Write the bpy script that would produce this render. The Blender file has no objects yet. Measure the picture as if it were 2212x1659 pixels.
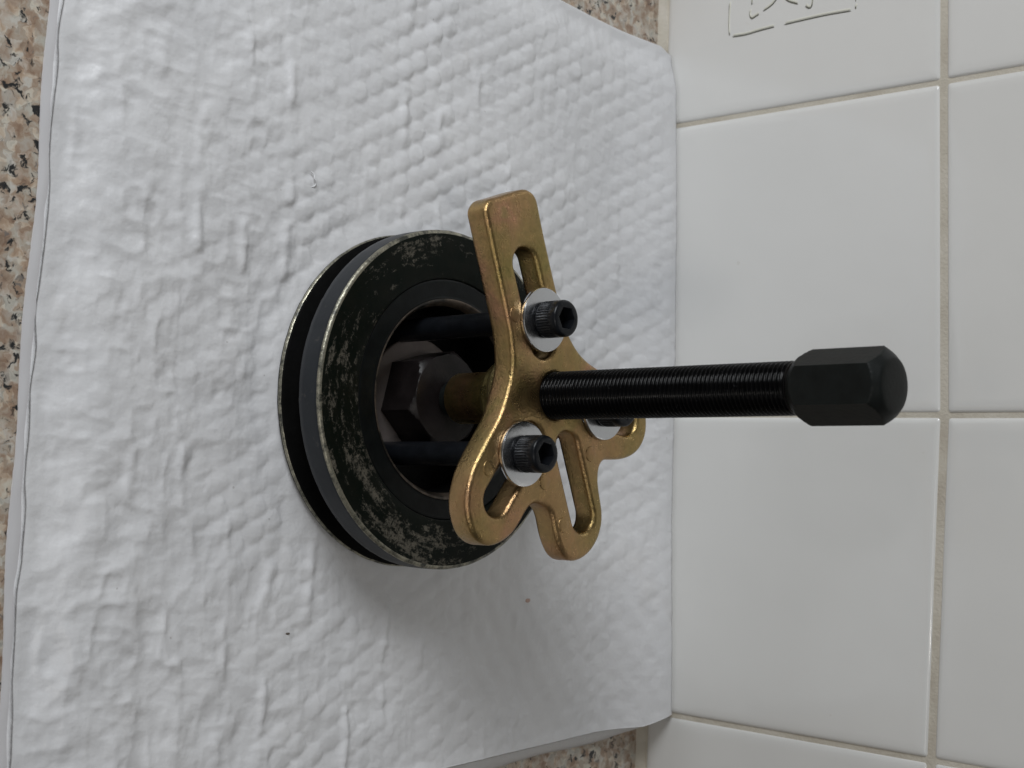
import bpy, bmesh, math
import numpy as np
from mathutils import Matrix, Vector

# ------------------------------------------------------------------ camera, world, lamps, exposure
scene = bpy.context.scene
col = scene.collection
cam_data = bpy.data.cameras.new("camera")
cam = bpy.data.objects.new("camera", cam_data)
col.objects.link(cam)
ax_x = Vector((-0.03630147, 0.67865062, 0.73356359))
ax_y = Vector((-0.99760546, -0.06785055, 0.01340344))
ax_z = Vector((0.05886895, -0.73132048, 0.67948864))
cm = Matrix.Identity(4)
for i in range(3):
    cm[i][0], cm[i][1], cm[i][2] = ax_x[i], ax_y[i], ax_z[i]
cm[0][3], cm[1][3], cm[2][3] = 0.03023717, -0.59487369, 0.45493022
cam.matrix_world = cm
cam_data.sensor_width = 36
cam_data.lens = 3115.89 / 2212 * 36
cam_data.clip_start, cam_data.clip_end = 0.02, 50
cam_data.dof.use_dof = True
cam_data.dof.focus_distance = 0.56
cam_data.dof.aperture_fstop = 22
scene.camera = cam

world = bpy.data.worlds.new("World")
scene.world = world
world.use_nodes = True
bg = world.node_tree.nodes["Background"]
bg.inputs[0].default_value = (0.97, 0.985, 1.0, 1)
bg.inputs[1].default_value = 0.045


def area(name, loc, target, sx, sy, power, colour, spread=180):
    l = bpy.data.lights.new(name, 'AREA')
    l.shape = 'RECTANGLE'; l.size, l.size_y = sx, sy
    l.energy = power; l.color = colour; l.spread = math.radians(spread)
    o = bpy.data.objects.new(name, l); col.objects.link(o)
    o.location = loc
    o.rotation_euler = (Vector(target) - Vector(loc)).to_track_quat('-Z', 'Y').to_euler()
    return o


area("window_light", (-0.90, -0.86, 0.66), (-0.04, -0.30, 0.0), 0.6, 0.55, 3.7, (0.94, 0.97, 1.0), 100)
area("front_fill_light", (0.55, -1.6, 0.9), (0, -0.1, 0.08), 1.2, 0.5, 2.7, (1.0, 0.97, 0.93))  # soft fill added out of view in front, to brighten tiles and front faces
area("ceiling_lamp", (0.35, -1.15, 1.30), (0, -0.15, 0.05), 0.10, 0.10, 1.7, (1.0, 0.95, 0.88))

scene.view_settings.view_transform = 'Standard'
scene.view_settings.look = 'None'
scene.view_settings.exposure = 0.0
scene.view_settings.gamma = 1.0

rng = np.random.RandomState(7)


# ------------------------------------------------------------------ material helpers
class NT:
    def __init__(self, name):
        self.m = bpy.data.materials.new(name); self.m.use_nodes = True
        self.t = self.m.node_tree; self.b = self.t.nodes["Principled BSDF"]

    def n(self, kind, **kw):
        nd = self.t.nodes.new(kind)
        for k, v in kw.items():
            if isinstance(k, str) and hasattr(nd, k): setattr(nd, k, v)
        return nd

    def l(self, a, b): self.t.links.new(a, b)

    def obj(self, scale=1.0, stretch=None):
        tc = self.n('ShaderNodeTexCoord')
        mp = self.n('ShaderNodeMapping')
        s = stretch or (1, 1, 1)
        mp.inputs['Scale'].default_value = (scale * s[0], scale * s[1], scale * s[2])
        self.l(tc.outputs['Object'], mp.inputs['Vector'])
        return mp.outputs[0]

    def noise(self, vec, scale, detail=3, rough=.55, dist=0):
        nd = self.n('ShaderNodeTexNoise')
        nd.inputs['Scale'].default_value = scale; nd.inputs['Detail'].default_value = detail
        nd.inputs['Roughness'].default_value = rough; nd.inputs['Distortion'].default_value = dist
        self.l(vec, nd.inputs['Vector'])
        return nd.outputs['Fac']

    def ramp(self, fac, stops, interp='LINEAR'):
        r = self.n('ShaderNodeValToRGB'); r.color_ramp.interpolation = interp
        e = r.color_ramp.elements
        while len(e) < len(stops): e.new(0.5)
        for i, (p, c) in enumerate(stops):
            e[i].position = p; e[i].color = (c[0], c[1], c[2], 1) if not isinstance(c, (int, float)) else (c, c, c, 1)
        self.l(fac, r.inputs[0])
        return r.outputs[0]

    def mix(self, fac, a, b, mode='MIX'):
        m = self.n('ShaderNodeMix'); m.data_type = 'RGBA'; m.blend_type = mode
        for s, v in ((m.inputs[0], fac), (m.inputs[6], a), (m.inputs[7], b)):
            if hasattr(v, 'links') or hasattr(v, 'is_linked'): self.l(v, s)
            elif isinstance(v, tuple): s.default_value = (*v, 1)
            else: s.default_value = v
        return m.outputs[2]

    def math(self, op, a, b=None):
        m = self.n('ShaderNodeMath'); m.operation = op
        for s, v in ((m.inputs[0], a), (m.inputs[1], b)):
            if v is None: continue
            if hasattr(v, 'is_linked'): self.l(v, s)
            else: s.default_value = v
        return m.outputs[0]

    def bump(self, h, dist, strength=1.0):
        b = self.n('ShaderNodeBump'); b.inputs['Distance'].default_value = dist
        b.inputs['Strength'].default_value = strength
        self.l(h, b.inputs['Height']); self.l(b.outputs[0], self.b.inputs['Normal'])
        return b

    def set(self, **kw):
        for k, v in kw.items():
            s = self.b.inputs[k.replace('_', ' ')]
            if hasattr(v, 'is_linked'): self.l(v, s)
            elif isinstance(v, tuple): s.default_value = (*v, 1)
            else: s.default_value = v


# white glazed tile
t = NT("white_glazed_tile"); v = t.obj()
n1 = t.noise(v, 9, 3)
c_ = t.ramp(n1, [(0.3, (0.73, 0.73, 0.715)), (0.7, (0.765, 0.765, 0.75))])
sp = t.ramp(t.noise(v, 140, 2), [(0.76, 0.0), (0.80, 1.0)])
oi = t.n('ShaderNodeObjectInfo')
tone = t.ramp(oi.outputs['Random'], [(0.0, (0.965, 0.965, 0.96)), (1.0, (1.0, 1.0, 1.0))])
c_ = t.mix(1.0, c_, tone, 'MULTIPLY')
t.set(Base_Color=t.mix(t.math('MULTIPLY', sp, 0.18), c_, (0.42, 0.38, 0.30)), Roughness=t.ramp(t.noise(v, 14, 5, .65, .5), [(0.35, 0.08), (0.7, 0.20)]))
t.set(Coat_Weight=0.3, Coat_Roughness=0.06)
t.bump(t.noise(v, 26, 2), 0.0012, 0.35)
M_TILE = t.m

t = NT("grout"); v = t.obj()
g = t.noise(v, 45, 4, .6)
c_ = t.ramp(g, [(0.25, (0.45, 0.40, 0.33)), (0.5, (0.56, 0.52, 0.44)), (0.8, (0.64, 0.60, 0.53))])
t.set(Base_Color=c_, Roughness=0.85)
t.bump(t.noise(v, 700, 3), 0.0006, 0.7)
M_GROUT = t.m

t = NT("motif_cream_relief"); t.set(Base_Color=(0.72, 0.72, 0.64), Roughness=0.2); M_RELIEF = t.m
t = NT("motif_olive_line"); t.set(Base_Color=(0.10, 0.10, 0.075), Roughness=0.4); M_LINE = t.m

# speckled stone worktop
t = NT("speckled_granite_laminate"); v = t.obj()
wn = t.n('ShaderNodeTexNoise'); wn.inputs['Scale'].default_value = 260; wn.inputs['Detail'].default_value = 2
t.l(v, wn.inputs['Vector'])
wv = t.n('ShaderNodeVectorMath'); wv.operation = 'MULTIPLY_ADD'
wv.inputs[1].default_value = (0.006, 0.006, 0.0); t.l(wn.outputs['Color'], wv.inputs[0]); t.l(v, wv.inputs[2])
vv = wv.outputs[0]
patch = t.noise(vv, 150, 4, .62)
base = t.ramp(patch, [(0.30, (0.27, 0.19, 0.14)), (0.42, (0.40, 0.305, 0.235)), (0.50, (0.50, 0.43, 0.36)),
                      (0.60, (0.56, 0.54, 0.49)), (0.72, (0.36, 0.34, 0.31))])
vo = t.n('ShaderNodeTexVoronoi'); vo.inputs['Scale'].default_value = 330; t.l(vv, vo.inputs['Vector'])
vs = t.n('ShaderNodeSeparateColor'); t.l(vo.outputs['Color'], vs.inputs[0])
cells = t.ramp(vs.outputs[0], [(0.0, (0.62, 0.50, 0.40)), (0.25, (0.80, 0.80, 0.76)), (0.5, (1, 1, 1)), (0.72, (1.15, 1.1, 1.0)), (0.9, (0.66, 0.60, 0.56))], 'CONSTANT')
base = t.mix(0.6, base, cells, 'MULTIPLY')
blk = t.noise(vv, 230, 4, .65)
blk2 = t.noise(v, 38, 2)
bm_ = t.math('ADD', blk, t.math('MULTIPLY', blk2, 0.35))
bmask = t.ramp(bm_, [(0.745, 0.0), (0.80, 1.0)])
base = t.mix(bmask, base, (0.022, 0.023, 0.024))
gmask = t.ramp(t.noise(vv, 210, 2), [(0.66, 0.0), (0.69, 1.0)])
base = t.mix(t.math('MULTIPLY', gmask, 0.75), base, (0.16, 0.15, 0.14))
t.set(Base_Color=base, Roughness=0.38)
M_STONE = t.m

# white plastic film over bubble wrap
t = NT("white_plastic_film"); v = t.obj()
n1 = t.noise(v, 22, 4)
c_ = t.ramp(n1, [(0.3, (0.68, 0.685, 0.70)), (0.7, (0.73, 0.733, 0.745))])
dirt = t.ramp(t.noise(v, 17, 5, .7), [(0.60, 0.0), (0.78, 1.0)])
c_ = t.mix(t.math('MULTIPLY', dirt, 0.22), c_, (0.50, 0.46, 0.42))
dots = t.ramp(t.noise(v, 330, 1), [(0.80, 0.0), (0.83, 1.0)])
c_ = t.mix(t.math('MULTIPLY', dots, 0.35), c_, (0.22, 0.20, 0.18))
t.set(Base_Color=c_, Roughness=0.37, Subsurface_Weight=0.12, Subsurface_Scale=0.6)
t.b.inputs['Subsurface Radius'].default_value = (0.003, 0.003, 0.003)
t.bump(t.math('ADD', t.noise(v, 380, 3, .6), t.math('MULTIPLY', t.noise(v, 130, 2), 1.5)), 0.0004, 0.55)
M_FILM = t.m

t = NT("pale_film_hem"); t.set(Base_Color=(0.62, 0.615, 0.63), Roughness=0.35); M_HEM = t.m
t = NT("pinkish_crumb"); t.set(Base_Color=(0.52, 0.36, 0.30), Roughness=0.6); M_PINK = t.m
t = NT("dark_grime"); t.set(Base_Color=(0.12, 0.10, 0.08), Roughness=0.7); M_GRIME = t.m


# yellow passivated zinc
def zinc(name, tint, tcol=(0.50, 0.285, 0.165)):
    t = NT(name); v = t.obj()
    big = t.noise(v, 45, 3, .5, .4)
    c1 = t.ramp(big, [(0.28, (0.29, 0.26, 0.095)), (0.45, (0.37, 0.285, 0.115)), (0.56, (0.42, 0.285, 0.135)),
                      (0.66, (0.47, 0.27, 0.165)), (0.8, (0.31, 0.29, 0.11))])
    fine = t.noise(v, 420, 3)
    c2 = t.ramp(fine, [(0.3, (0.78, 0.80, 0.74)), (0.7, (1.12, 1.06, 1.0))])
    c = t.mix(1.0, c1, c2, 'MULTIPLY')
    cp = t.ramp(t.noise(v, 26, 2), [(0.42, 0.0), (0.62, 1.0)])
    sx_ = t.n('ShaderNodeSeparateXYZ'); t.l(v, sx_.inputs[0])
    gx = t.math('MULTIPLY', t.math('ADD', sx_.outputs[0], 0.035), 9.0 if tint < .5 else 0.0)
    gm = t.n('ShaderNodeClamp'); t.l(gx, gm.inputs[0])
    fac = t.math('ADD', t.math('MULTIPLY', cp, tint * 1.3 if tint < .5 else tint), t.math('MULTIPLY', gm.outputs[0], 0.34))
    fc = t.n('ShaderNodeClamp'); t.l(fac, fc.inputs[0]); fc.inputs['Max'].default_value = 0.8
    c = t.mix(fc.outputs[0], c, tcol)
    t.set(Base_Color=c, Metallic=0.95, Roughness=t.ramp(t.noise(v, 200, 3), [(0.3, 0.24), (0.7, 0.38)]))
    t.bump(t.math('ADD', t.noise(v, 1100, 4, .6), t.math('MULTIPLY', t.noise(v, 420, 2), 0.6)), 0.00028, 0.75)
    return t.m


M_ZINC = zinc("yellow_zinc_casting", 0.20)
M_ZINC2 = zinc("yellow_zinc_turned", 0.8, (0.60, 0.54, 0.25))

# black oxide steel
def blackox(name, base, rough, bumpd=0.0001, spec=0.4, ior=1.33):
    t = NT(name); v = t.obj()
    n = t.noise(v, 160, 4)
    c = t.ramp(n, [(0.3, tuple(x * .7 for x in base)), (0.7, tuple(x * 1.35 for x in base))])
    t.set(Base_Color=c, Roughness=rough)
    t.b.inputs['Specular IOR Level'].default_value = spec; t.b.inputs['IOR'].default_value = ior
    t.bump(t.noise(v, 700, 3), bumpd, 0.7)
    return t.m


M_BLACK = blackox("black_oxide_steel", (0.006, 0.0075, 0.0072), 0.46, spec=0.4)
M_THREAD = blackox("oiled_black_thread", (0.002, 0.002, 0.0022), 0.18, 0.00002, spec=0.2)
tt = M_THREAD.node_tree; pb = tt.nodes["Principled BSDF"]
tc_ = tt.nodes.new('ShaderNodeTexCoord'); nz_ = tt.nodes.new('ShaderNodeTexNoise'); nz_.inputs['Scale'].default_value = 620; nz_.inputs['Detail'].default_value = 2
tt.links.new(tc_.outputs['Object'], nz_.inputs['Vector'])
rp_ = tt.nodes.new('ShaderNodeValToRGB'); rp_.color_ramp.elements[0].position = .70; rp_.color_ramp.elements[1].position = .80
tt.links.new(nz_.outputs['Fac'], rp_.inputs[0])
mx_ = tt.nodes.new('ShaderNodeMix'); mx_.data_type = 'RGBA'
old = pb.inputs['Base Color'].links[0].from_socket
tt.links.new(rp_.outputs[0], mx_.inputs[0]); tt.links.new(old, mx_.inputs[6]); mx_.inputs[7].default_value = (0.05, 0.05, 0.052, 1)
tt.links.new(mx_.outputs[2], pb.inputs['Base Color']); tt.links.new(rp_.outputs[0], pb.inputs['Metallic'])
M_SCREWB = blackox("black_cap_screw_steel", (0.007, 0.008, 0.010), 0.30, spec=0.45)
M_HEXD = blackox("dark_brown_hex_steel", (0.009, 0.007, 0.007), 0.40, spec=0.5)

# zinc plated washer
t = NT("bright_zinc_washer"); v = t.obj()
t.set(Base_Color=(0.62, 0.63, 0.65), Metallic=1.0, Roughness=t.ramp(t.noise(v, 300, 3), [(0.3, 0.16), (0.7, 0.26)]))
t.bump(t.noise(v, 500, 2), 0.00008, 0.6)
M_WASHER = t.m

t = NT("dull_steel_washer"); v = t.obj()
t.set(Base_Color=t.ramp(t.noise(v, 90, 3), [(0.3, (0.14, 0.12, 0.115)), (0.7, (0.19, 0.165, 0.155))]), Metallic=0.35, Roughness=0.55)
M_PALE = t.m


# worn black pulley paint
def pulley_face():
    t = NT("worn_black_pulley_face"); v = t.obj()
    # polar coordinates so that the wear streaks run round the face
    sep = t.n('ShaderNodeSeparateXYZ'); t.l(v, sep.inputs[0])
    x, y = sep.outputs[0], sep.outputs[1]
    ang = t.math('ARCTAN2', y, x)
    rad = t.math('SQRT', t.math('ADD', t.math('MULTIPLY', x, x), t.math('MULTIPLY', y, y)))
    cmb = t.n('ShaderNodeCombineXYZ')
    t.l(t.math('COSINE', ang), cmb.inputs[0]); t.l(t.math('SINE', ang), cmb.inputs[1])
    t.l(t.math('MULTIPLY', rad, 60), cmb.inputs[2])
    pol = cmb.outputs[0]
    streak = t.noise(pol, 5.5, 9, .72)
    large = t.noise(pol, 1.6, 2, .5)
    scr = t.noise(v, 330, 7, .8, .8)
    # radius weight: most wear near mid-outer face
    wear = t.math('ADD', t.math('MULTIPLY', streak, 0.54), t.math('ADD', t.math('MULTIPLY', scr, 0.42), t.math('MULTIPLY', large, 0.42)))
    # less wear on the back (far) side of the face
    wear = t.math('SUBTRACT', t.math('ADD', wear, 0.035), t.math('MULTIPLY', y, 0.3))
    wear = t.math('ADD', wear, t.math('MULTIPLY', x, 0.35))
    mask = t.ramp(wear, [(0.775, 0.0), (0.82, 0.6), (0.93, 1.0)])
    fine = t.ramp(t.noise(v, 600, 4, .7), [(0.40, 0.10), (0.52, 1.0)])
    mask = t.math('MULTIPLY', mask, fine)
    blackc = t.ramp(t.noise(v, 120, 4), [(0.3, (0.003, 0.0055, 0.004)), (0.7, (0.007, 0.008, 0.006))])
    c = t.mix(mask, blackc, (0.17, 0.155, 0.125))
    t.set(Base_Color=c, Metallic=t.math('MULTIPLY', mask, 0.5), Roughness=t.ramp(mask, [(0, 0.34), (1, 0.5)]))
    t.b.inputs['Specular IOR Level'].default_value = 0.2; t.b.inputs['IOR'].default_value = 1.28
    t.bump(t.math('SUBTRACT', t.noise(v, 500, 4), t.math('MULTIPLY', mask, 1.5)), 0.00012, 0.7)
    return t.m


M_PFACE = pulley_face()
t = NT("worn_grey_pulley_band"); v = t.obj()
w = t.ramp(t.noise(v, 70, 8, .75), [(0.60, 0.0), (0.70, 1.0)])
c = t.mix(t.math('MULTIPLY', w, 0.6), t.ramp(t.noise(v, 30, 2), [(0.3, (0.010, 0.0125, 0.016)), (0.7, (0.015, 0.018, 0.022))]), (0.10, 0.09, 0.08))
t.set(Base_Color=c, Roughness=0.42); t.b.inputs['IOR'].default_value = 1.36; t.bump(t.noise(v, 400, 3), 0.0001, 0.6)
M_PBAND = t.m
t = NT("bare_worn_pulley_edge"); v = t.obj()
w = t.ramp(t.noise(v, 150, 6, .8), [(0.40, 0.0), (0.60, 1.0)])
t.set(Base_Color=t.mix(w, (0.025, 0.026, 0.02), (0.40, 0.38, 0.30)), Metallic=t.math('MULTIPLY', w, 0.9), Roughness=0.36)
t.bump(t.noise(v, 600, 4), 0.0003, 0.8)
M_PEDGE = t.m
M_PIN = blackox("smooth_black_pulley_ring", (0.005, 0.006, 0.006), 0.33, spec=0.28)
M_PDARK = blackox("black_pulley_recess", (0.003, 0.003, 0.003), 0.55, spec=0.15)
t = NT("brown_worn_bore_lip"); v = t.obj()
w = t.ramp(t.noise(v, 90, 5, .7), [(0.42, 0.0), (0.62, 1.0)])
t.set(Base_Color=t.mix(w, (0.016, 0.015, 0.012), (0.11, 0.085, 0.065)), Metallic=0.4, Roughness=0.42)
M_LIP = t.m


# ------------------------------------------------------------------ mesh helpers
def link(name, me, mats, parent=None, smooth=True, angle=None):
    o = bpy.data.objects.new(name, me); col.objects.link(o)
    for m in (mats if isinstance(mats, (list, tuple)) else [mats]): me.materials.append(m)
    if smooth:
        me.polygons.foreach_set('use_smooth', [True] * len(me.polygons))
        if angle is not None:
            me.set_sharp_from_angle(angle=math.radians(angle))
    if parent: o.parent = parent
    return o


def py(name, V, F, mats, parent=None, smooth=True, angle=35, mi=None):
    me = bpy.data.meshes.new(name); me.from_pydata([tuple(map(float, v)) for v in V], [], [tuple(int(i) for i in f) for f in F])
    if mi is not None: me.polygons.foreach_set('material_index', mi)
    bm = bmesh.new(); bm.from_mesh(me); bmesh.ops.recalc_face_normals(bm, faces=bm.faces); bm.to_mesh(me); bm.free()
    me.update()
    return link(name, me, mats, parent, smooth, angle)


def lathe(name, prof, n, mats, parent=None, rfun=None, centre=(0, 0), angle=35, mi=None, cap0=True, cap1=True):
    """prof: list of (r, z) or (r, z, tag); rfun(r, z, theta, tag) may modulate."""
    V, F, MI = [], [], []
    k = len(prof)
    for j, p in enumerate(prof):
        for i in range(n):
            th = 2 * math.pi * i / n
            r = p[0]
            if rfun: r = rfun(p, th)
            V.append((centre[0] + r * math.cos(th), centre[1] + r * math.sin(th), p[1]))
    for j in range(k - 1):
        for i in range(n):
            F.append((j * n + i, j * n + (i + 1) % n, (j + 1) * n + (i + 1) % n, (j + 1) * n + i))
            MI.append(mi[j] if mi else 0)
    if cap0: F.append(tuple(range(n - 1, -1, -1))); MI.append(mi[0] if mi else 0)
    if cap1: F.append(tuple((k - 1) * n + i for i in range(n))); MI.append(mi[-1] if mi else 0)
    return py(name, V, F, mats, parent, True, angle, MI)


def thing(name, label, cat, loc=(0, 0, 0), rot=(0, 0, 0), group=None):
    o = bpy.data.objects.new(name, None); col.objects.link(o)
    o.empty_display_size = 0.02
    o.location = loc; o.rotation_euler = rot
    o['label'] = label; o['category'] = cat
    if group: o['group'] = group
    return o


def hexr(R, th, th0=0.0):
    a = (th - th0) % (math.pi / 3) - math.pi / 6
    return R * math.cos(math.pi / 6) / math.cos(a)


def vnoise(x, y, s, seed=0):
    r = np.random.RandomState(seed); T = r.rand(256, 256)
    X, Y = x / s + 71.3, y / s + 37.7
    i, j = np.floor(X).astype(int), np.floor(Y).astype(int)
    fx, fy = X - i, Y - j
    fx = fx * fx * fx * (fx * (fx * 6 - 15) + 10); fy = fy * fy * fy * (fy * (fy * 6 - 15) + 10)
    g = lambda a, b: T[a % 256, b % 256]
    return (g(i, j) * (1 - fx) + g(i + 1, j) * fx) * (1 - fy) + (g(i, j + 1) * (1 - fx) + g(i + 1, j + 1) * fx) * fy - 0.5


def sstep(a, b, x):
    q = np.clip((x - a) / (b - a), 0, 1); return q * q * (3 - 2 * q)


# ------------------------------------------------------------------ the setting: worktop and tiled wall
def box(name, x0, x1, y0, y1, z0, z1, mat, parent=None):
    V = [(x, y, z) for x in (x0, x1) for y in (y0, y1) for z in (z0, z1)]
    F = [(0, 1, 3, 2), (4, 6, 7, 5), (0, 4, 5, 1), (2, 3, 7, 6), (0, 2, 6, 4), (1, 5, 7, 3)]
    return py(name, V, F, mat, parent, False)


wt = box("worktop", -0.9, 0.9, -0.58, -0.0005, -0.035, 0.0, M_STONE)
wt['kind'] = 'structure'

wall = box("wall", -0.9, 0.9, 0.0001, 0.05, -0.035, 0.68, M_GROUT)
wall['kind'] = 'structure'
# joint crossings (x, z) as the tiler left them
joint_x = [-0.602, -0.451, -0.300, -0.1500, -0.0004, 0.1503, 0.301, 0.452, 0.603]
rows = [
    [0.0045] * 9,
    [0.1520, 0.1545, 0.1570, 0.1595, 0.1627, 0.1596, 0.1575, 0.1560, 0.1550],
    [0.305, 0.307, 0.309, 0.311, 0.314, 0.311, 0.309, 0.308, 0.307],
    [0.458, 0.460, 0.462, 0.464, 0.466, 0.464, 0.462, 0.460, 0.459],
]
dxr = [[0.0] * 9, [0.0] * 9, [0, 0, 0, -0.0006, -0.0008, 0.0008, 0, 0, 0], [0] * 9]


def tile(c, r_):
    gq = 0.0011; gz = 0.0018
    P = [(joint_x[c] + dxr[r_][c] + gq, rows[r_][c] + gz), (joint_x[c + 1] + dxr[r_][c + 1] - gq, rows[r_][c + 1] + gz),
         (joint_x[c + 1] + dxr[r_ + 1][c + 1] - gq, rows[r_ + 1][c + 1] - gz), (joint_x[c] + dxr[r_ + 1][c] + gq, rows[r_ + 1][c] - gz)]
    if r_ == 0:
        P[0] = (P[0][0], 0.0048); P[1] = (P[1][0], 0.0048)
    # rounded outline, stepped inward to give the soft glazed arris
    def outline(ins, rad, n=5):
        out = []
        cx = sum(p[0] for p in P) / 4; cz = sum(p[1] for p in P) / 4
        for k, (px, pz) in enumerate(P):
            sx = 1 if px < cx else -1; sz = 1 if pz < cz else -1
            ox, oz = px + sx * (ins + rad), pz + sz * (ins + rad)
            a0 = [math.pi, -math.pi / 2, 0, math.pi / 2][k]
            for q in range(n):
                a = a0 + (math.pi / 2) * q / (n - 1)
                out.append((ox + rad * math.cos(a), oz + rad * math.sin(a)))
        return out
    depth = -0.0004 + rng.uniform(-1, 1) * 0.00025
    tx, tz = rng.uniform(-1, 1, 2) * 0.0016
    cx = sum(p[0] for p in P) / 4; cz = sum(p[1] for p in P) / 4
    lv = [(0.0, 0.0014, 0.0022), (0.0, 0.0014, 0.0007), (0.0004, 0.0014, 0.0001), (0.0012, 0.0016, -0.0003), (0.0028, 0.002, -0.00055), (0.006, 0.002, -0.0006)]
    V, F = [], []
    for ins, rad, y in lv:
        for (x, z) in outline(ins, rad):
            V.append((x, y + depth + (x - cx) * tx + (z - cz) * tz, z))
    n = 20
    for j in range(len(lv) - 1):
        for i in range(n):
            F.append((j * n + i, j * n + (i + 1) % n, (j + 1) * n + (i + 1) % n, (j + 1) * n + i))
    F.append(tuple((len(lv) - 1) * n + i for i in range(n)))
    return py("tile", V, F, M_TILE, wall, True, 40)


tiles = {}
for r_ in range(3):
    for c in range(8):
        tiles[(c, r_)] = tile(c, r_)
# bottom grout bead between tiles and worktop
V, F = [], []
N = 240
for i in range(N + 1):
    x = -0.9 + 1.8 * i / N
    w_ = 0.0042 + 0.0006 * math.sin(i * 1.7) + rng.uniform(-1, 1) * 0.0002
    V += [(x, 0.0012, w_), (x, -0.0012, w_ - 0.0006), (x, -0.0024, 0.0012), (x, -0.0030, -0.0001)]
for i in range(N):
    for k in range(3): F.append((i * 4 + k, i * 4 + 4 + k, i * 4 + 5 + k, i * 4 + 1 + k))
py("grout_bead", V, F, M_GROUT, wall, True, 60)


# raised line motif on the decorated tile
def tube(name, pts, rad, mat, parent, n=8, flat=1.0, yoff=0.0):
    P = [Vector(p) for p in pts]
    # resample with catmull-rom
    Q = []
    for i in range(len(P) - 1):
        p0 = P[max(i - 1, 0)]; p1 = P[i]; p2 = P[i + 1]; p3 = P[min(i + 2, len(P) - 1)]
        for k in range(6):
            s = k / 6
            Q.append(0.5 * ((2 * p1) + (p2 - p0) * s + (2 * p0 - 5 * p1 + 4 * p2 - p3) * s * s + (3 * p1 - p0 - 3 * p2 + p3) * s ** 3))
    Q.append(P[-1])
    V, F = [], []
    m = len(Q)
    for i, q in enumerate(Q):
        d = (Q[min(i + 1, m - 1)] - Q[max(i - 1, 0)]).normalized()
        a = d.cross(Vector((0, 1, 0)) if abs(d.y) < .9 else Vector((1, 0, 0))).normalized(); b = d.cross(a)
        rr = rad * (0.45 if i in (0, m - 1) else 1.0)
        for k in range(n):
            th = 2 * math.pi * k / n
            V.append(q + a * rr * math.cos(th) + b * rr * flat * math.sin(th))
    for i in range(m - 1):
        for k in range(n): F.append((i * n + k, i * n + (k + 1) % n, (i + 1) * n + (k + 1) % n, (i + 1) * n + k))
    F.append(tuple(range(n))); F.append(tuple((m - 1) * n + k for k in range(n)))
    return py(name, V, F, mat, parent, True, 60)


strokes = [
    [(-208.2, 43.4), (-198.2, 43.4), (-191.6, 43.9)],
    [(-190.6, 45.7), (-190.2, 53.4), (-190.7, 60.7), (-191.0, 66.1), (-191.1, 70.2)],
    [(-191.2, 76.0), (-191.4, 86.0), (-191.5, 96.8), (-191.3, 105.2), (-191.0, 112.5)],
    [(-193.0, 114.9), (-191.4, 114.9)],
    [(-201.8, 55.8), (-199.3, 55.9), (-197.8, 57.1), (-198.4, 59.1), (-199.2, 61.1)],
    [(-200.3, 63.6), (-201.9, 67.6), (-203.8, 70.2), (-207.4, 73.0), (-214.0, 75.5)],
    [(-212.0, 72.0), (-207.0, 74.4), (-203.7, 76.5), (-201.8, 79.2), (-200.0, 83.4)],
    [(-198.1, 87.6), (-196.9, 89.3), (-197.0, 90.8), (-199.9, 91.6), (-206.0, 92.6)],
    [(-214.0, 57.8), (-207.6, 57.0), (-204.8, 56.8)],
    [(-236.0, 43.6), (-222.0, 43.3), (-212.0, 43.4)],
    [(-236.0, 114.7), (-215.0, 114.9), (-195.0, 114.8)],
]
motif_tile = tiles[(2, 0)]
for s in strokes:
    tube("motif_line", [(x / 1000, -0.00105, z / 1000) for x, z in s], 0.00030, M_LINE, motif_tile, 8, 1.0)
for s in strokes:
    tube("motif_relief", [((x - (0.95 if x < -185 else 0)) / 1000, -0.0009, (z + (0.5 if i0 == 0 else 0)) / 1000) for i0, (x, z) in enumerate(s)], 0.00062, M_RELIEF, motif_tile, 8, 0.7)

# ------------------------------------------------------------------ bubble wrap sheet
TX, TY = 0.0030, -0.1789
nx, ny = 520, 500
sheet = thing("bubble_wrap_sheet", "white plastic covered bubble wrap sheet lying on the speckled worktop against the tiles", "packaging sheet", (0, 0, 0))
U, W = np.meshgrid(np.linspace(0, 1, nx), np.linspace(0, 1, ny))     # U across x, W from front to wall
left = np.interp(W, [0, .5, .76, .84, .975, 1.0], [-.1990, -.1985, -.1950, -.1928, -.1900, -.1865])
right = np.interp(W, [0, .4, .6, .8, .95, 1.0], [.1655, .1635, .1600, .1570, .1545, .1495])
X = left + (right - left) * U
front = np.interp(X, [-.2, -.125, -.06, 0.01, .09, .17], [-.3435, -.3435, -.3445, -.3470, -.3475, -.347]) + 0.0006 * vnoise(X, X * 0, .02, 5)
back = -0.0024 + 0 * X
Y = front + (back - front) * W


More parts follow.
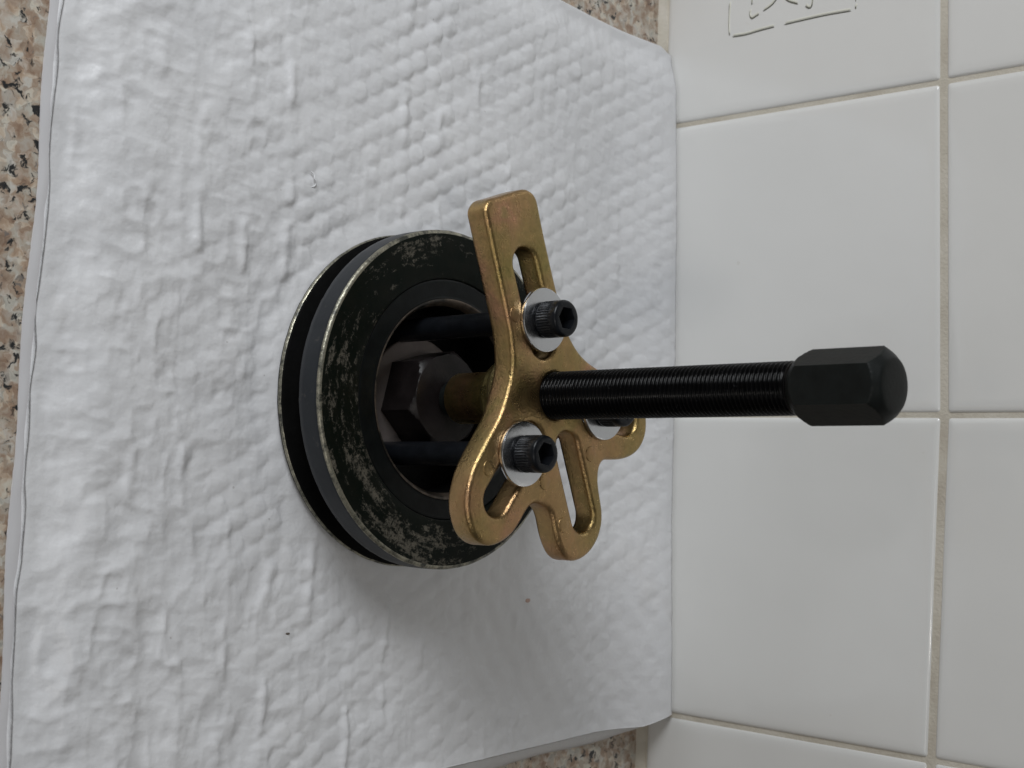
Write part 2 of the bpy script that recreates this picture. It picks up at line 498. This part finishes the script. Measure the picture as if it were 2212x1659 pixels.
def height(X, Y):
    x, y = X, Y
    # bubbles: hexagonal lattice, one axis 101 degrees from x
    a = 0.0098; t0 = math.radians(120)
    e1 = (a * math.cos(t0), a * math.sin(t0)); e2 = (a * math.cos(t0 + math.pi / 3), a * math.sin(t0 + math.pi / 3))
    wx = x + 0.0016 * vnoise(x, y, .045, 1) ; wy = y + 0.0016 * vnoise(x, y, .045, 2)
    det = e1[0] * e2[1] - e1[1] * e2[0]
    ca = (wx * e2[1] - wy * e2[0]) / det; cb = (-wx * e1[1] + wy * e1[0]) / det
    cpx = np.zeros(x.shape); cpy = np.zeros(x.shape); best = np.full(x.shape, 9.0); bi = np.zeros(x.shape, int); bj = np.zeros(x.shape, int)
    fa, fb = np.floor(ca).astype(int), np.floor(cb).astype(int)
    R = np.random.RandomState(3).rand(256, 256); R2 = np.random.RandomState(4).rand(256, 256); R3 = np.random.RandomState(9).rand(256, 256)
    for di in (-1, 0, 1, 2):
        for dj in (-1, 0, 1, 2):
            ia, ib = fa + di, fb + dj
            jx = (R2[ia % 256, ib % 256] - .5) * .0013; jy = (R3[ia % 256, ib % 256] - .5) * .0013
            px = ia * e1[0] + ib * e2[0] + jx; pyy = ia * e1[1] + ib * e2[1] + jy
            d = np.hypot(wx - px, wy - pyy)
            m = d < best
            cpx = np.where(m, px, cpx); cpy = np.where(m, pyy, cpy); best = np.where(m, d, best); bi = np.where(m, ia, bi); bj = np.where(m, ib, bj)
    amp = 0.60 + 0.55 * R[bi % 256, bj % 256]
    amp = np.where(R3[bi % 256, bj % 256] < 0.13, amp * 0.5, amp)
    amp = amp * (0.75 + 0.9 * (vnoise(x, y, .03, 71) + .15))
    q = np.clip(best / 0.0057, 0, 1)
    rowp = np.abs((cb - np.round(cb)) * 2)
    dome = (0.66 * (1 - q ** 2.0) + 0.40 * (1 - rowp ** 2.6)) * (1 + 0.35 * ((wx - cpx) * -.35 + (wy - cpy) * .9) / 0.0057)
    # where the bubbles stand proud and where the film hangs loose
    firm = 0.35 + 0.75 * sstep(-.30, -.20, y + 0.25 * (x * 0)) 
    firm = firm * (1 - 0.55 * sstep(.03, .11, x) * sstep(-.30, -.16, y))
    firm = firm * (1 - 0.38 * sstep(-.20, -.03, y))
    z = 0.00105 * dome * amp * firm
    # film pulled taut between the rows: long thin ridges running along x, about 23 mm apart
    ph = (y + 0.0040 * vnoise(x, y, .035, 11) + 0.0012 * vnoise(x, y, .009, 13)) / 0.0205
    rid = np.exp(-(((ph - np.round(ph)) * 0.0205) / (0.0015 + 0.0016 * np.clip(vnoise(x, y, .02, 14) + .5, 0, 1))) ** 2)
    gate = sstep(-.05, .3, vnoise(x, np.round(ph) * .9, .022, 12)) * sstep(-.4, .2, vnoise(x, y, .008, 15))
    z = z + 0.0010 * rid * gate * (0.5 + sstep(-.34, -.28, y) * (1 - sstep(-.14, -.06, y)))
    # loose film wrinkles, strongest near the front
    loose = 0.30 + 0.62 * (1 - sstep(-.30, -.21, y)) + 0.35 * sstep(.04, .12, x) * (1 - sstep(-.22, -.12, y))
    u1 = x + .006 * vnoise(x, y, .025, 81); v1 = y + .006 * vnoise(x, y, .025, 82)
    z = z + loose * (-.0030 * np.abs(vnoise(u1 * .7 + v1 * .5, v1 * 1.25 - u1 * .3, .023, 21)) - .0020 * np.abs(vnoise(u1, v1 * 1.3, .0115, 22))
                     + .0014 * vnoise(x, y, .012, 25) - .0008 * np.abs(vnoise(v1, u1, .0062, 26)))
    z = z + 0.0005 * vnoise(x, y, .0055, 23) - 0.0005 * np.abs(vnoise(u1, v1, .0040, 24))
    z = z + 0.0022 * vnoise(x, y, .07, 41)
    # diagonal drape lines at the right hand back
    dl = np.sin((x * .55 - y * .83) / .0105 * 6.283 + 3 * vnoise(x, y, .05, 51))
    z = z + 0.00022 * dl * sstep(.05, .1, x) * sstep(-.2, -.12, y)
    # a fold line across the front part
    s = (x + .02) * .12 + (y + .235)
    return z


H = height(X, Y)
base = 0.0078 + 0 * X
base = base - 0.0068 * (1 - np.clip(sstep(-.004, .026, Y - front), 0, 1))
base = base - 0.0035 * (1 - sstep(0, .02, X - left))
rise = np.interp(X, [-.19, -.1, .05, .15], [.0045, .0080, .0105, .0140])
base = base + rise * sstep(-.050, -.004, Y) ** 1.3
edge = sstep(0, .008, Y - front) * sstep(0, .006, X - left) * sstep(0, .005, right - X) * (0.25 + 0.75 * sstep(0, .012, back - Y))
Z = base + (H - 0.0006) * (0.20 + 0.62 * edge)
# flattened under the pulley, with a slight swell round it
rp = np.hypot(X - TX, Y - TY)
press = 1 - sstep(.0655, .0785, rp)
Z = Z * (1 - press) + (0.0088 - 0.0010 * sstep(.071, .060, rp)) * press
# crimped front edge
crimp = np.exp(-((Y - front) / .0085) ** 2)
Z = Z + crimp * (0.0008 * vnoise(X, X * 0, .012, 61) + 0.0008 * np.clip(vnoise(X, X * 0, .03, 62) * 3, 0, 1))
Yr = Y + crimp * 0.0016 * vnoise(X, X * 0, .014, 63)
Z = np.maximum(Z, 0.0009)

V = np.stack([X, Yr, Z], -1).reshape(-1, 3)
idx = np.arange(nx * ny).reshape(ny, nx)
Fq = np.stack([idx[:-1, :-1], idx[:-1, 1:], idx[1:, 1:], idx[1:, :-1]], -1).reshape(-1, 4)
V = V.tolist(); F = Fq.tolist()


def skirt(line, offs):
    """extend the sheet edge downward/outward by rows of offsets (dx,dy,z absolute or None)."""
    prev = [int(i) for i in line]
    for fn in offs:
        cur = []
        for k, i in enumerate(line):
            cur.append(len(V)); V.append(fn(V[int(i)], k))
        for k in range(len(line) - 1): F.append([prev[k], prev[k + 1], cur[k + 1], cur[k]])
        prev = cur


fr = idx[0, :]
skirt(fr, [lambda p, k: [p[0], p[1] - .0012, p[2] * .55], lambda p, k: [p[0], p[1] - .0018, 0.0003]])
lf = idx[:, 0]
skirt(lf, [lambda p, k: [p[0] - .0012, p[1], p[2] * .6], lambda p, k: [p[0] - .0016, p[1], 0.0002]])
bk = idx[-1, :]
skirt(bk, [lambda p, k: [p[0], p[1] + .0006, p[2] * .9], lambda p, k: [p[0], p[1] - .0008, p[2] * .45], lambda p, k: [p[0], p[1] - .0035, 0.0002]])
rt = idx[:, -1]
wob = [0.0012 * math.sin(k * .045) + 0.0008 * math.sin(k * .013 + 1) for k in range(ny)]


def rflare(p, k, a, zf, w):
    s = np.interp(k / (ny - 1), [0, .75, .92, .97, 1.0], [1, 1, .7, .45, .25])
    return [p[0] + (a + wob[k] * w) * s, p[1] - (1 - s) * .001, max(p[2] * zf, .0002)]


skirt(rt, [lambda p, k: rflare(p, k, .0008, .90, 0), lambda p, k: rflare(p, k, .0038, .66, .4), lambda p, k: rflare(p, k, .0066, .36, .8),
           lambda p, k: rflare(p, k, .0084, .10, 1.0), lambda p, k: rflare(p, k, .0080, .0, 1.0)])
me = bpy.data.meshes.new("film"); me.from_pydata(V, [], F); me.update()
link("film", me, M_FILM, sheet)
# flat sealed hem along the front
V2, F2 = [], []
hN = 260
for k in range(hN):
    x = float(-0.197 + 0.363 * k / (hN - 1))
    f0 = float(np.interp(x, [-.2, -.125, -.06, 0.01, .09, .17], [-.3435, -.3435, -.3445, -.3470, -.3475, -.347]))
    wv_ = 0.0042 + 0.0006 * math.sin(k * .11) + rng.uniform(-1, 1) * .0001
    for (dy, z) in ((.0006, .0006), (-.0012, .00105 + .0002 * math.sin(k * .35)), (-wv_ * .6, .0010), (-wv_, .0008), (-wv_ - .0001, .0003)):
        V2.append((x, f0 + dy, z))
for k in range(hN - 1):
    for j in range(4): F2.append((k * 5 + j, k * 5 + j + 1, k * 5 + 6 + j, k * 5 + 5 + j))
py("hem", V2, F2, M_HEM, sheet, True, 60)


def sheet_z(x, y):
    i = np.argmin((X - x) ** 2 + (Y - y) ** 2)
    return float(Z.reshape(-1)[i])


# little torn curl in the film (back left)
cx, cy = -0.0815, -0.2345
zz = sheet_z(cx, cy) + 0.0003
tube("torn_curl", [(cx - .0035, cy - .0012, zz), (cx - .0022, cy + .0002, zz + .0006), (cx - .0006, cy + .0002, zz + .0008), (cx + .0008, cy + .0014, zz + .0006), (cx + .0022, cy + .0010, zz), (cx + .0026, cy - .0004, zz - .0004)], 0.00030, M_FILM, sheet, 8)


def crumb(name, label, x, y, sx, sy, mat):
    z = sheet_z(x, y) - 0.0002
    Vc, Fc = [], []
    n, m = 10, 5
    r = np.random.RandomState(int(abs(x * 1e5)))
    for j in range(m):
        ph = math.pi * (j + .0) / (m - 1)
        for i in range(n):
            th = 2 * math.pi * i / n
            k = 1 + r.uniform(-.2, .2)
            Vc.append((sx * math.sin(ph) * math.cos(th) * k, sy * math.sin(ph) * math.sin(th) * k, 0.0005 * math.cos(ph)))
    for j in range(m - 1):
        for i in range(n): Fc.append((j * n + i, j * n + (i + 1) % n, (j + 1) * n + (i + 1) % n, (j + 1) * n + i))
    o = py(name, Vc, Fc, mat); o.location = (x, y, z)
    o['label'] = label; o['category'] = 'crumb'
    return o


# ------------------------------------------------------------------ pulley
TILT = -0.01569
pul = thing("belt_pulley", "worn black steel belt pulley lying flat on the white sheet under the gold puller", "pulley", (TX, TY, 0), (0, TILT, 0))
mm = lambda L: [(r / 1000, z / 1000) for r, z in L]
n = 192
rj = rng.uniform(-1, 1, 400)


def nick(p, th):
    r = p[0]
    if r > .0680:
        k = int(th / (2 * math.pi) * 192)
        r += 0.00012 * rj[k] * (rj[(k * 7) % 400] > .2)
    return r


pr = lambda L: [(r + max(r - 50, 0) * 0.065, z) for r, z in L]
lathe("rim", mm(pr([(49.4, 33.3), (49.6, 33.9), (50.0, 34.1), (55, 34.15), (61, 34.15), (66.9, 34.1), (67.5, 33.95), (68.1, 33.5), (68.35, 32.9), (68.4, 31.5), (68.4, 25),
                 (68.3, 22.6), (67.9, 22.0), (66.5, 21.4), (57.5, 18.6), (55.0, 17.6), (55.0, 15.2), (57.5, 14.2), (67.0, 11.6), (67.9, 11.2), (68.35, 10.7),
                 (68.4, 10.0), (68.2, 9.3), (66, 8.8), (40, 8.8)])), n,
      [M_PFACE, M_PBAND, M_PEDGE, M_PDARK], pul, nick, angle=50, cap0=False, cap1=False,
      mi=[0, 0, 0, 0, 0, 2, 2, 2, 1, 1, 1, 3, 3, 3, 3, 3, 3, 3, 3, 2, 2, 3, 3, 3])
lathe("inner_ring", mm([(49.35, 33.2), (49.0, 33.55), (48.2, 33.65), (42.5, 33.55), (41.6, 33.6), (41.2, 33.9), (40.8, 34.0), (40.3, 33.7), (38.8, 31.2), (38.5, 30.0), (38.5, 12)]), n,
      [M_PIN, M_LIP, M_PDARK], pul, angle=50, cap0=False, cap1=False, mi=[0, 0, 0, 0, 2, 1, 1, 1, 1, 2])
lathe("hub_plate", mm([(38.6, 9.2), (38.6, 12.2), (27, 12.2), (20, 12.2)]), 96, M_PDARK, pul, cap0=True, cap1=True)
wsh = lathe("washer", mm([(10, 12.3), (25.8, 12.3), (26.2, 12.6), (26.2, 13.8), (25.8, 14.1), (10, 14.1)]), 96, M_PALE, pul, cap0=True, cap1=True)
# hexagon bolt head with chamfered corners and washer face
th0 = math.radians(-75.0)


def hexprof(p, th):
    if len(p) > 2 and p[2] == 'h': return min(hexr(p[0], th, th0), p[3])
    return p[0]


hp = [(.0205, .0140, 'h', .0209), (.0209, .0146, 'h', .0212)]
for z_, lim in ((.0302, .0300), (.0306, .0207), (.0313, .0202), (.0321, .0194), (.0330, .0184)):
    hp.append((.0210, z_, 'h', lim))
hp += [(.0181, .0332), (.0150, .03325)]
lathe("hex_bolt", hp, 144, M_HEXD, pul, hexprof, angle=24)

# ------------------------------------------------------------------ puller
ZB, ZT = 0.0812, 0.0918
pull = thing("balancer_puller", "gold zinc star shaped puller with long black forcing screw bolted above the black pulley", "puller", (TX, TY, 0), (0, TILT, 0))
outline = [(-66.8, -40.7), (-69.6, -38.6), (-71.0, -34.5), (-72.7, -30.2), (-75.9, -21.6), (-76.5, -18.6), (-75.7, -15.4), (-73.2, -13.0), (-66.3, -10.8), (-57.2, -7.4), (-47.6, -3.7), (-40.5, -0.8),
           (-31.5, 3.0), (-25.2, 6.2), (-20.2, 10.4), (-16.4, 15.0), (-13.6, 20.5), (-11.6, 26.5), (-9.0, 35.0), (-6.6, 44.0), (-4.6, 49.5), (-1.4, 53.8), (3.0, 56.6), (7.7, 57.4),
           (12.6, 56.9), (17.2, 54.2), (20.6, 49.6), (22.4, 43.5), (23.0, 37.0), (23.0, 32.6), (24.0, 29.4), (26.6, 27.4), (30.6, 26.7), (34.8, 27.2), (39.5, 28.5), (44.7, 29.8), (49.9, 29.5),
           (55.6, 27.0), (60.0, 22.4), (62.4, 17.2), (62.8, 12.0), (61.0, 7.9), (56.9, 4.7), (52.3, 2.4), (46.8, 0.6), (43.3, -1.4), (41.3, -5.0), (40.7, -9.2), (41.7, -12.6),
           (44.5, -15.6), (48.4, -18.6), (52.4, -22.6), (55.2, -28.0), (56.4, -33.4), (55.3, -38.5), (52.3, -42.7), (48.2, -45.0), (43.5, -46.5), (38.6, -46.6), (34.3, -45.5), (29.5, -43.9), (22.4, -39.4),
           (16.5, -35.1), (12.0, -31.9), (8.4, -29.7), (3.3, -27.6), (-2.4, -25.6), (-7.6, -24.4), (-11.9, -24.2), (-20.3, -25.4), (-25.2, -26.8), (-30.5, -28.7), (-40.2, -32.1), (-49.8, -35.6), (-56.3, -37.9), (-62.6, -40.2), (-64.8, -41.0)]


def smooth_closed(P, sub=4):
    out = []; m = len(P)
    for i in range(m):
        p0, p1, p2, p3 = [np.array(P[(i + k) % m], float) for k in (-1, 0, 1, 2)]
        for k in range(sub):
            s = k / sub
            out.append(0.5 * (2 * p1 + (p2 - p0) * s + (2 * p0 - 5 * p1 + 4 * p2 - p3) * s * s + (3 * p1 - p0 - 3 * p2 + p3) * s ** 3))
    out = np.array(out)
    for _ in range(3): out = (np.roll(out, 1, 0) + 2 * out + np.roll(out, -1, 0)) / 4
    return out


def capsule(r0, r1, hw, ang, n=16):
    ca, sa = math.cos(math.radians(ang)), math.sin(math.radians(ang)); out = []
    for k in range(n + 1):
        a = -math.pi / 2 + math.pi * k / n; out.append((r1 + hw * math.cos(a), hw * math.sin(a)))
    for k in range(n + 1):
        a = math.pi / 2 + math.pi * k / n; out.append((r0 + hw * math.cos(a), hw * math.sin(a)))
    return np.array([(u * ca - v * sa, u * sa + v * ca) for u, v in out])


slots = [capsule(21.5, 52.0, 6.8, 201.2), capsule(21.5, 50.8, 6.8, -38.0), capsule(21.2, 49.4, 6.9, 21.2), capsule(21.5, 44.8, 6.7, 80.5)]
cu = bpy.data.curves.new("bridge_outline", 'CURVE'); cu.dimensions = '2D'; cu.fill_mode = 'BOTH'
BV = 0.0021
cu.extrude = (ZT - ZB) / 2 - BV; cu.bevel_depth = BV; cu.bevel_resolution = 4; cu.offset = -BV + 0.0005
circ_ = np.array([(8.9 * math.cos(a), 8.9 * math.sin(a)) for a in np.linspace(0, 2 * math.pi, 48, endpoint=False)])
for poly in [smooth_closed(outline)] + slots + [circ_]:
    sp_ = cu.splines.new('POLY'); sp_.points.add(len(poly) - 1)
    for k, q in enumerate(poly): sp_.points[k].co = (q[0] / 1000, q[1] / 1000, 0, 1)
    sp_.use_cyclic_u = True
tmp = bpy.data.objects.new("bridge_curve", cu); col.objects.link(tmp)
dg = bpy.context.evaluated_depsgraph_get()
bme = bpy.data.meshes.new_from_object(tmp.evaluated_get(dg))
bpy.data.objects.remove(tmp)
bme.materials.clear()
bm = bmesh.new(); bm.from_mesh(bme)
bmesh.ops.remove_doubles(bm, verts=bm.verts, dist=0.00002)
# caps are triangulated: subdivide a little so that the cast surface can undulate
bmesh.ops.recalc_face_normals(bm, faces=bm.faces)
for vtx in bm.verts:
    vtx.co.z += (ZB + ZT) / 2
bm.to_mesh(bme); bm.free()
bridge = link("bridge", bme, M_ZINC, pull, True, 38)

for (x, y) in ((49.3, 6.0), (21.6, 21.4), (33.0, -5.6), (-29.0, -24.0), (28.6, -36.2)):
    lathe("casting_pip", mm([(3.1, 91.7), (2.9, 92.05), (2.5, 92.2), (1.2, 92.28)]), 24, M_ZINC, pull, centre=(x / 1000, y / 1000), cap0=False)

# threaded collar below the bridge
lathe("collar", mm([(9.3, 40.5), (9.9, 40.5), (10.35, 41.0), (10.4, 61.2), (10.7, 62.5), (11.8, 63.4), (13.4, 63.8), (14.1, 64.5), (14.3, 66.0), (14.4, 70.5), (15.2, 72.2), (19.4, 73.4), (20.2, 74.2), (20.5, 75.5), (20.6, 81.5)]), 72, M_ZINC2, pull, angle=50)
lathe("pressure_tip", mm([(3.0, 33.6), (6.6, 34.2), (7.2, 35.0), (7.2, 41.2)]), 48, M_BLACK, pull)

# forcing screw: true helical thread
pitch = 0.00180; seg = 56; zs, ze = 0.0830, 0.1993
lev = 8
turns = (ze - zs) / pitch
nlev = int(turns * lev)
Rm, Rr = 0.00925, 0.00838
V, F = [], []
for j in range(nlev + 1):
    z0 = zs + (ze - zs) * j / nlev
    for i in range(seg):
        th = 2 * math.pi * i / seg
        ph = ((z0 - zs) / pitch - i / seg) % 1.0
        tri = 1 - abs(ph * 2 - 1)
        prof_ = min(max((tri - 0.10) / 0.70, 0), 1)
        fade = float(np.clip((ze - z0) / 0.003, 0, 1))
        wobble = 0.000012 * math.sin(j * .037 + i * .7)
        R_ = Rr + (Rm - Rr) * (prof_ * fade + 0.85 * (1 - fade)) + wobble
        V.append((R_ * math.cos(th), R_ * math.sin(th), z0))
for j in range(nlev):
    for i in range(seg):
        F.append((j * seg + i, j * seg + (i + 1) % seg, (j + 1) * seg + (i + 1) % seg, (j + 1) * seg + i))
F.append(tuple(range(seg))); F.append(tuple(nlev * seg + i for i in range(seg)))
screw = py("forcing_screw", V, F, M_THREAD, pull, True, 60)


def headprof(p, th):
    if len(p) > 2: return min(hexr(p[0], th, 0.0), p[3])
    return p[0]


hh = [(.0085, .1980), (.0090, .1991)]
for k in range(7):
    s = k / 6; hh.append((.01275, .1992 + .0045 * s, 'h', .0091 + .00385 * s))
hh += [(.01275, .2045, 'h', .02), (.01275, .2290, 'h', .02)]
for k in range(9):
    s = k / 8; hh.append((.01275, .2300 + .0034 * s, 'h', .01275 - .0036 * s))
hh += [(.0088, .23362), (.0083, .23378), (.0070, .2340), (.0045, .23415), (.0020, .2342)]
lathe("hex_head", hh, 144, M_BLACK, screw, headprof, angle=22)

# the three long socket head cap screws with their washers
def cap_screw(x, y, rot):
    e = bpy.data.objects.new("cap_screw", None); col.objects.link(e); e.parent = pull
    e.location = (x, y, 0); e.rotation_euler = (0, 0, rot); e.empty_display_size = .01
    return e


def knurl(p, th):
    r = p[0]
    if len(p) > 2 and p[2] == 'k':
        r = r - 0.00026 * (0.5 + 0.5 * math.cos(th * 40)) ** 1.0 * p[3]
    if len(p) > 2 and p[2] == 'x':
        r = hexr(p[0], th, 0.3)
    return r


g0 = 0.0936
head_prof = [(.0050, g0), (.0064, g0), (.0068, g0 + .0003), (.0069, g0 + .0009), (.0070, g0 + .0011, 'k', 0.0), (.0070, g0 + .0014, 'k', 1.0), (.0070, g0 + .0068, 'k', 1.0), (.0070, g0 + .0071, 'k', .0),
             (.0070, g0 + .0093), (.00685, g0 + .0099), (.0065, g0 + .0104), (.0060, g0 + .0106), (.0050, g0 + .0107), (.0046, g0 + .0106, 'x', 0), (.0044, g0 + .0100, 'x', 0), (.0044, g0 + .0050, 'x', 0), (.0010, g0 + .0044)]
proto = None
for (x, y) in ((-.0282, -.0091), (.0229, -.0190), (.0037, .0275)):
    rot = {0: 0.2, 1: 1.1, 2: 2.0}[[-.0282, .0229, .0037].index(x)]
    e = cap_screw(x, y, rot)
    if proto is None:
        a_ = lathe("screw_head", head_prof, 320, M_SCREWB, e, knurl, angle=60)
        b_ = lathe("shank", mm([(4.6, 12.4), (4.75, 13), (4.75, 91.0), (4.75, 93.6)]), 40, M_SCREWB, e)
        c_ = lathe("flat_washer", mm([(5.0, 91.85), (12.0, 91.85), (12.3, 92.1), (12.35, 93.1), (12.1, 93.5), (11.6, 93.6), (5.0, 93.6)]), 80, M_WASHER, e, angle=40, cap0=False, cap1=False)
        proto = (a_, b_, c_)
    else:
        for o in proto:
            c2 = o.copy(); c2.parent = e; col.objects.link(c2)

crumb("crumb", "tiny pinkish crumb on the white sheet below the empty puller slot", 0.0905, -0.0965, .0011, .0019, M_PINK)
crumb("crumb", "small dark brown speck on the white sheet at the right front", 0.0975, -0.2360, .0005, .0014, M_GRIME)
